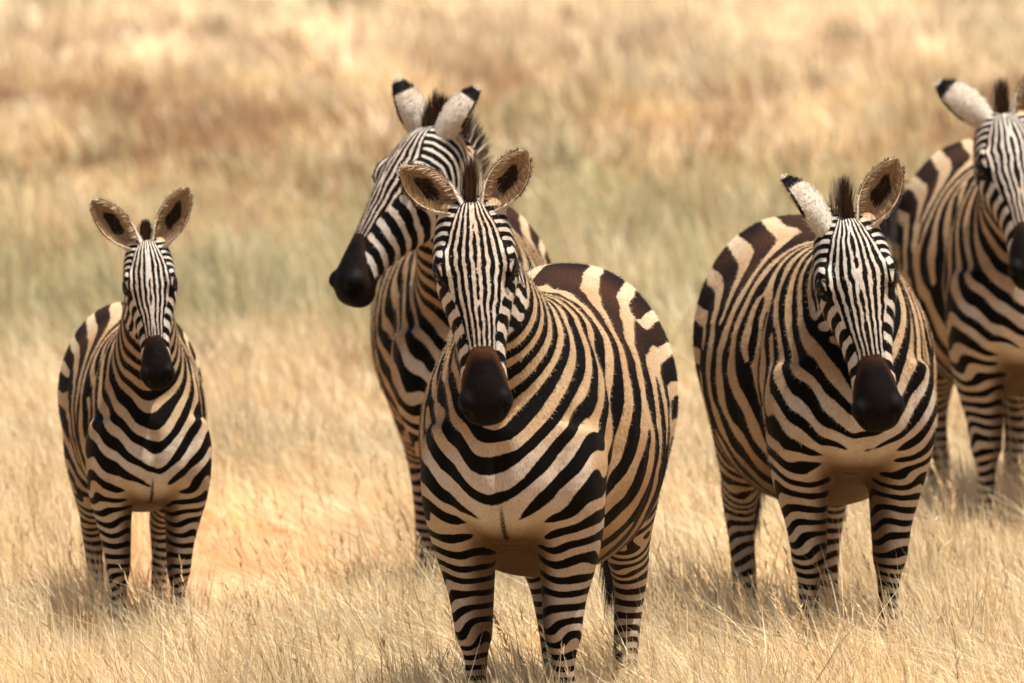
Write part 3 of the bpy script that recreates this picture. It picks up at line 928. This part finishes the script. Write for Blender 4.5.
# ------------------------------------------------------------------ the grass
def vnoise(x, y, s, sd_):
    """cheap smooth value noise"""
    g = np.random.default_rng(sd_).uniform(0, 1, (64, 64))
    u = x / s; v = y / s
    i = np.floor(u).astype(int); j = np.floor(v).astype(int)
    f = u - i; h = v - j; f = f*f*(3-2*f); h = h*h*(3-2*h)
    g00 = g[i % 64, j % 64]; g10 = g[(i+1) % 64, j % 64]; g01 = g[i % 64, (j+1) % 64]; g11 = g[(i+1) % 64, (j+1) % 64]
    return (g00*(1-f)+g10*f)*(1-h) + (g01*(1-f)+g11*f)*h

def grass_material():
    m, nt, bs = new_mat("dry_grass")
    L = nt.links.new
    L(attr(nt, 'col').outputs['Color'], bs.inputs['Base Color'])
    bs.inputs['Roughness'].default_value = .6
    bs.inputs['Specular IOR Level'].default_value = .3
    tr = N(nt, 'ShaderNodeBsdfTranslucent'); L(attr(nt, 'col').outputs['Color'], tr.inputs[0])
    mx = N(nt, 'ShaderNodeMixShader'); mx.inputs[0].default_value = .45
    out = nt.nodes['Material Output']
    L(bs.outputs[0], mx.inputs[1]); L(tr.outputs[0], mx.inputs[2]); L(mx.outputs[0], out.inputs[0])
    return m
GRASS = grass_material()

STRAW = np.array([[.93, .80, .52], [.88, .72, .42], [.96, .87, .66], [.76, .57, .31], [.52, .33, .16]])
GREEN = np.array([.53, .52, .28]); RUST = np.array([.44, .25, .13]); PALE = np.array([.95, .82, .60])
def bare(x, y):
    """how bare the soil is (0..1)"""
    b = sm(((x + .82) / .42) ** 2 + ((y - 29.9) / 2.2) ** 2, 1.2, .6)
    return np.maximum(b, sm(vnoise(x, y * .6, 1.3, 4), .80, .92) * .7)

def field(y0, y1, xa, xb, tufts, per, hmean, wid, sd_, spread=.06, name="grass"):
    r = np.random.default_rng(sd_)
    cx = r.uniform(-1, 1, tufts); cy = r.uniform(y0, y1, tufts)
    cx = cx * np.interp(cy, [y0, y1], [xa, xb])
    keep = r.uniform(0, 1, tufts) > bare(cx, cy) * .985
    cx, cy = cx[keep], cy[keep]; nT = len(cx)
    th_ = hmean * (.55 + .8 * vnoise(cx, cy, .55, 7)) * r.uniform(.75, 1.2, nT)
    th_ *= 1 - .65 * bare(cx, cy)
    fk = sm(cy, 34, 45)
    th_ *= 1 + fk * (r.uniform(-.55, .6, nT) + .5 * (vnoise(cx, cy * .14, .30, 17) - .5))
    lean = (.42 + .5 * vnoise(cx, cy, .5, 9)) * r.normal(1, .45, nT) * (1 - .65 * sm(cy, 33, 42))
    idx = np.repeat(np.arange(nT), per); n = len(idx)
    rad = np.abs(r.normal(0, spread, n)); an = r.uniform(0, 2 * math.pi, n)
    x = cx[idx] + rad * np.cos(an); y = cy[idx] + rad * np.sin(an)
    h = th_[idx] * r.uniform(.45, 1.15, n)
    wind = np.stack([-lean[idx] * r.uniform(.3, 1.5, n), r.normal(0, .18, n)], 1)      # most blades lean the same way
    spl = np.stack([np.cos(an), np.sin(an)], 1) * (rad / spread * .30)[:, None]
    dxy = (wind + spl + r.normal(0, .16, (n, 2)))
    curv = r.uniform(.2, 1.0, n)[:, None] * dxy
    root = np.stack([x, y, np.zeros(n) - .01], 1)
    w = wid * r.uniform(.5, 1.4, n)
    sidev = unit(np.stack([np.ones(n), r.normal(0, .7, n), np.zeros(n)], 1))
    # tint: per tuft and per blade
    tu = r.integers(0, 5, nT); bl = r.integers(0, 5, n)
    far = sm(y, 34, 45)[:, None]
    col = STRAW[bl] * (.55 - .35 * far) + STRAW[tu][idx] * (.45 + .35 * far)
    blot = .72 + .56 * vnoise(cx, cy * .16, .34, 51) * (1 - .0) + .1 * r.normal(0, 1, nT)
    col = col * (1 + (np.clip(blot, .55, 1.25)[idx] - 1) * far[:, 0])[:, None] * r.uniform(.80, 1.15, (n, 1))
    tx, ty = cx, cy
    g = sm(ty, 34.5, 40) * sm(ty, 55, 47) * (.12 + .88 * sm(.6 * vnoise(tx, ty * .2, .8, 21) + .4 * vnoise(tx, ty * .14, .3, 23), .32, .62)) + .5 * sm(vnoise(tx, ty * .16, 1.1, 31), .62, .8) * sm(ty, 35, 39)
    g = np.clip(g, 0, 1) * .85
    ru = sm(ty, 43, 50) * sm(ty, 70, 60) * sm(vnoise(tx, ty * .14, .42, 41), .25, .75) * .8
    ru = np.maximum(ru, sm(vnoise(tx, ty * .16, .4, 43), .72, .86) * .8 * sm(ty, 34, 38))
    isg = (r.uniform(0, 1, nT) < g)[idx]; isr = (r.uniform(0, 1, nT) < ru)[idx]
    dkn = np.where(r.uniform(0, 1, nT) < .22, .55, 1.0)[idx][:, None]
    vr = r.uniform(.75, 1.15, (n, 1))
    col = np.where(isg[:, None], (GREEN * .62 + col * .38) * vr * dkn, col)
    col = np.where((isr & ~isg)[:, None], (RUST * .75 + col * .25) * vr * dkn, col)
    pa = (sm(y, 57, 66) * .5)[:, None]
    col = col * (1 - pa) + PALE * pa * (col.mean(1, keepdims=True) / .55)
    nearv = 1 - sm(y, 33, 38)
    clump = .72 + .50 * vnoise(cx, cy * .45, .20, 71)[idx]
    col = col * (1 + (clump - 1) * nearv)[:, None]
    ts = np.array([0, .38, .72, 1.0])
    Vs, Cs = [], []
    for q, t in enumerate(ts):
        off = dxy * (h * t)[:, None] * .55 + curv * (h * t * t)[:, None] * .6
        zz = h * (t - .30 * t * t * np.minimum(1, (dxy ** 2).sum(1)))
        p = root + np.stack([off[:, 0], off[:, 1], zz], 1)
        cc = col
        if q < 3:
            ww = (w * [.8, 1.0, .8][q] * .5)[:, None]
            Vs += [p - sidev * ww, p + sidev * ww]; Cs += [cc, cc]
        else:
            Vs.append(p); Cs.append(cc)
    V = np.stack(Vs, 1).reshape(-1, 3); C = np.stack(Cs, 1).reshape(-1, 3)
    base = (np.arange(n) * 7)[:, None]
    Lp = np.concatenate([base + np.array([0, 1, 3, 2]), base + np.array([2, 3, 5, 4]), base + np.array([4, 5, 6])], 1).ravel().astype(np.int32)
    T = np.tile(np.array([4, 4, 3], np.int32), n)
    return V, Lp, T, C

def seed_heads(nS, sd_):
    r = np.random.default_rng(sd_)
    y = r.uniform(22.8, 33, nS); x = r.uniform(-2.8, 2.8, nS); h = r.uniform(.26, .46, nS)
    ln_ = np.stack([-r.uniform(.0, .5, nS), r.normal(0, .15, nS)], 1) * h[:, None]
    base = np.stack([x, y, np.zeros(nS)], 1)
    tip = base + np.stack([ln_[:, 0], ln_[:, 1], h * .95], 1)
    c = np.array([.74, .56, .32]) * r.uniform(.6, 1.2, (nS, 1))
    sv = unit(np.stack([np.ones(nS), r.normal(0, .5, nS), np.zeros(nS)], 1))
    P0 = [(base, tip, np.full(nS, .0026), c * .9, c, sv)]
    k = 14
    i = np.repeat(np.arange(nS), k); t = r.uniform(.74, 1.0, len(i))[:, None]
    q = base[i] + (tip - base)[i] * t
    d = unit(unit((tip - base)[i]) + r.normal(0, .38, (len(i), 3))) * (r.uniform(.018, .040, (len(i), 1)) * (1.4 - t))
    P0.append((q, q + d * 1.6, np.full(len(i), .0046), c[i] * 1.05, c[i] * 1.2, unit(r.normal(0, 1, (len(i), 3)))))
    out = []
    for a_ in P0:
        out.append(blades(*a_))
    return out

def all_grass():
    parts = [
        field(22.6, 33.0, 2.6, 3.4, 13500, 34, .28, .0031, 1, spread=.048),
        field(23.2, 33.0, 2.6, 3.4, 5200, 3, .40, .0022, 5, spread=.05),
        field(33.0, 46.0, 3.4, 5.0, 9500, 26, .24, .0055, 2, spread=.08),
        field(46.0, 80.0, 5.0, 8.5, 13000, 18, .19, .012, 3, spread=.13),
        field(18.0, 22.6, 2.2, 2.6, 900, 14, .22, .003, 4),
    ]
    parts += seed_heads(1500, 77)
    Vs, Ls, Ts, Cs = [], [], [], []; o = 0
    for V, L_, T, C in parts:
        Vs.append(V); Ls.append(L_ + o); Ts.append(T); Cs.append(C); o += len(V)
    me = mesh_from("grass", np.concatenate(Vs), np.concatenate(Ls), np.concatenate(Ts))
    set_attr(me, 'col', np.concatenate(Cs), 'FLOAT_COLOR')
    me.materials.append(GRASS)
    ob = bpy.data.objects.new("grass", me); COL.objects.link(ob)
    ob['kind'] = 'stuff'
    ob['label'] = "dry golden savanna grass leaning over the plain"
all_grass()

# ------------------------------------------------------------------ a low shrub far out on the plain
def shrub(x, y, h, sd_, label):
    r = np.random.default_rng(sd_)
    root = bpy.data.objects.new("dry_shrub", None); COL.objects.link(root)
    root.location = (x, y, 0); root['label'] = label; root['category'] = "shrub"
    st = Soup(); ends = []
    for _ in range(16):
        a = r.uniform(0, 6.28); l = h * r.uniform(.6, 1.0); o = r.uniform(.15, .5) * h
        tl = np.linspace(0, 1, 7)
        P_ = np.stack([np.cos(a) * o * tl ** 1.2 + .02 * np.sin(tl * 6), np.sin(a) * o * tl ** 1.2, l * tl], 1)
        t = np.linspace(0, 6.28, 6, endpoint=False)
        st.rings([p + np.stack([np.cos(t), np.sin(t), 0 * t], 1) * (.008 * (1 - q) + .002) for p, q in zip(P_, tl)])
        ends += [P_[-1], P_[4], P_[2], P_[1]]
    m, nt, bs = new_mat("shrub_bark")
    nt.links.new(mixc(nt, noise(nt, None, 30), (.16, .09, .05, 1), (.30, .19, .11, 1)), bs.inputs['Base Color'])
    me = mesh_from("stems", np.concatenate(st.v), np.array([i for f in st.f for i in f], np.int32), np.array([len(f) for f in st.f], np.int32))
    me.materials.append(m); o_ = bpy.data.objects.new("stems", me); COL.objects.link(o_); o_.parent = root
    E_ = np.array(ends)[r.integers(0, len(ends), 2600)]
    p = E_ + r.normal(0, .075 * h / .5, (2600, 3)); p[:, 2] = np.maximum(p[:, 2], .02)
    d = unit(r.normal(0, 1, (2600, 3)))
    c = np.array([.13, .10, .05]) * r.uniform(.5, 1.5, (2600, 1)) + np.array([.04, .0, .0]) * r.uniform(0, 1, (2600, 1))
    v_, l_, t_, c_ = blades(p, p + d * .035, np.full(2600, .018), c, c, unit(r.normal(0, 1, (2600, 3))))
    mm = mesh_from("leaves", v_, l_, t_); set_attr(mm, 'col', c_, 'FLOAT_COLOR'); mm.materials.append(GRASS)
    o2 = bpy.data.objects.new("leaves", mm); COL.objects.link(o2); o2.parent = root
shrub(-1.21, 68.4, .34, 3, "small dark dry shrub far behind the herd at the top edge of the picture")

# ------------------------------------------------------------------ the zebras
def ear(dx, dy, dz, ox=0, oy=-1, oz=.1): return ((dx, dy, dz), (ox, oy, oz))

# ears are given left (image right) first, then right (image left)
zebra("large zebra in front facing the camera, round belly swelling to the right",
      (.006, 25.0, 0), -10, (-.102, 24.66, 1.496), (1.5, 70, 4),
      (ear(.54, .05, .80, -.1, -1, 0), ear(-.82, .05, .60, .15, -1, 0)), HS=.985, ear_len=.96, seed=1, fat=1.05, ofs=.15, tail_dir=.06,
      legs={'fl': (0, .022), 'fr': (-.02, .012), 'hl': (.02, .02), 'hr': (.06, .095)})
zebra("young small zebra at the far left of the herd with upright ears",
      (-1.0, 27.4, 0), 7, (-.997, 27.20, 1.235), (2, 66, 5),
      (ear(.50, .05, .86, -.05, -1, 0), ear(-.74, .05, .70, .1, -1, 0)), S=.745, HS=.69, leg_len=1.07, seed=2, fat=.84, ofs=.4,
      mane_len=.05, ear_len=1.33, nose_b=.3, tail_dir=-.04, leg_r=.93)
zebra("zebra behind the front one with its head turned to the left and ears swivelled back",
      (-.125, 28.6, 0), 1, (-.232, 28.30, 1.485), (-56, 52, 0),
      (ear(.62, .10, .80, .75, .6, -.3), ear(-.46, .1, .92, -.65, .7, .1)), S=.97, HS=1.0, seed=3, ofs=.7, fat=.95,
      legs={'fr': (0, .14), 'fl': (0, .05)}, face_th=-.42, nose_b=.25)
zebra("zebra right of centre with lowered head and one ear turned sideways",
      (.915, 27.0, 0), 9, (.895, 26.72, 1.325), (4, 68, 8),
      (ear(.46, .05, .88, -.1, -1, 0), ear(-.62, .25, .74, -.85, .5, -.35)), seed=4, HS=1.03, fat=1.06, ofs=.3, ear_len=1.05, tail_dir=-.06, nose_b=.5)
zebra("zebra partly cut off by the right edge, standing furthest back with black muzzle",
      (1.56, 30.4, 0), 6, (1.480, 30.1, 1.43), (6, 56, 6),
      (ear(.5, .05, .8, 0, -1, 0), ear(-.82, .2, .62, -.5, .8, -.2)), S=1.02, HS=1.02, seed=5, ofs=.55, ear_len=1.1, nose_b=.3,
      swing=[(-.69, 0, 1.06), (-.70, -.12, 1.10), (-.60, -.235, 1.12), (-.44, -.295, 1.10), (-.32, -.315, 1.06)])
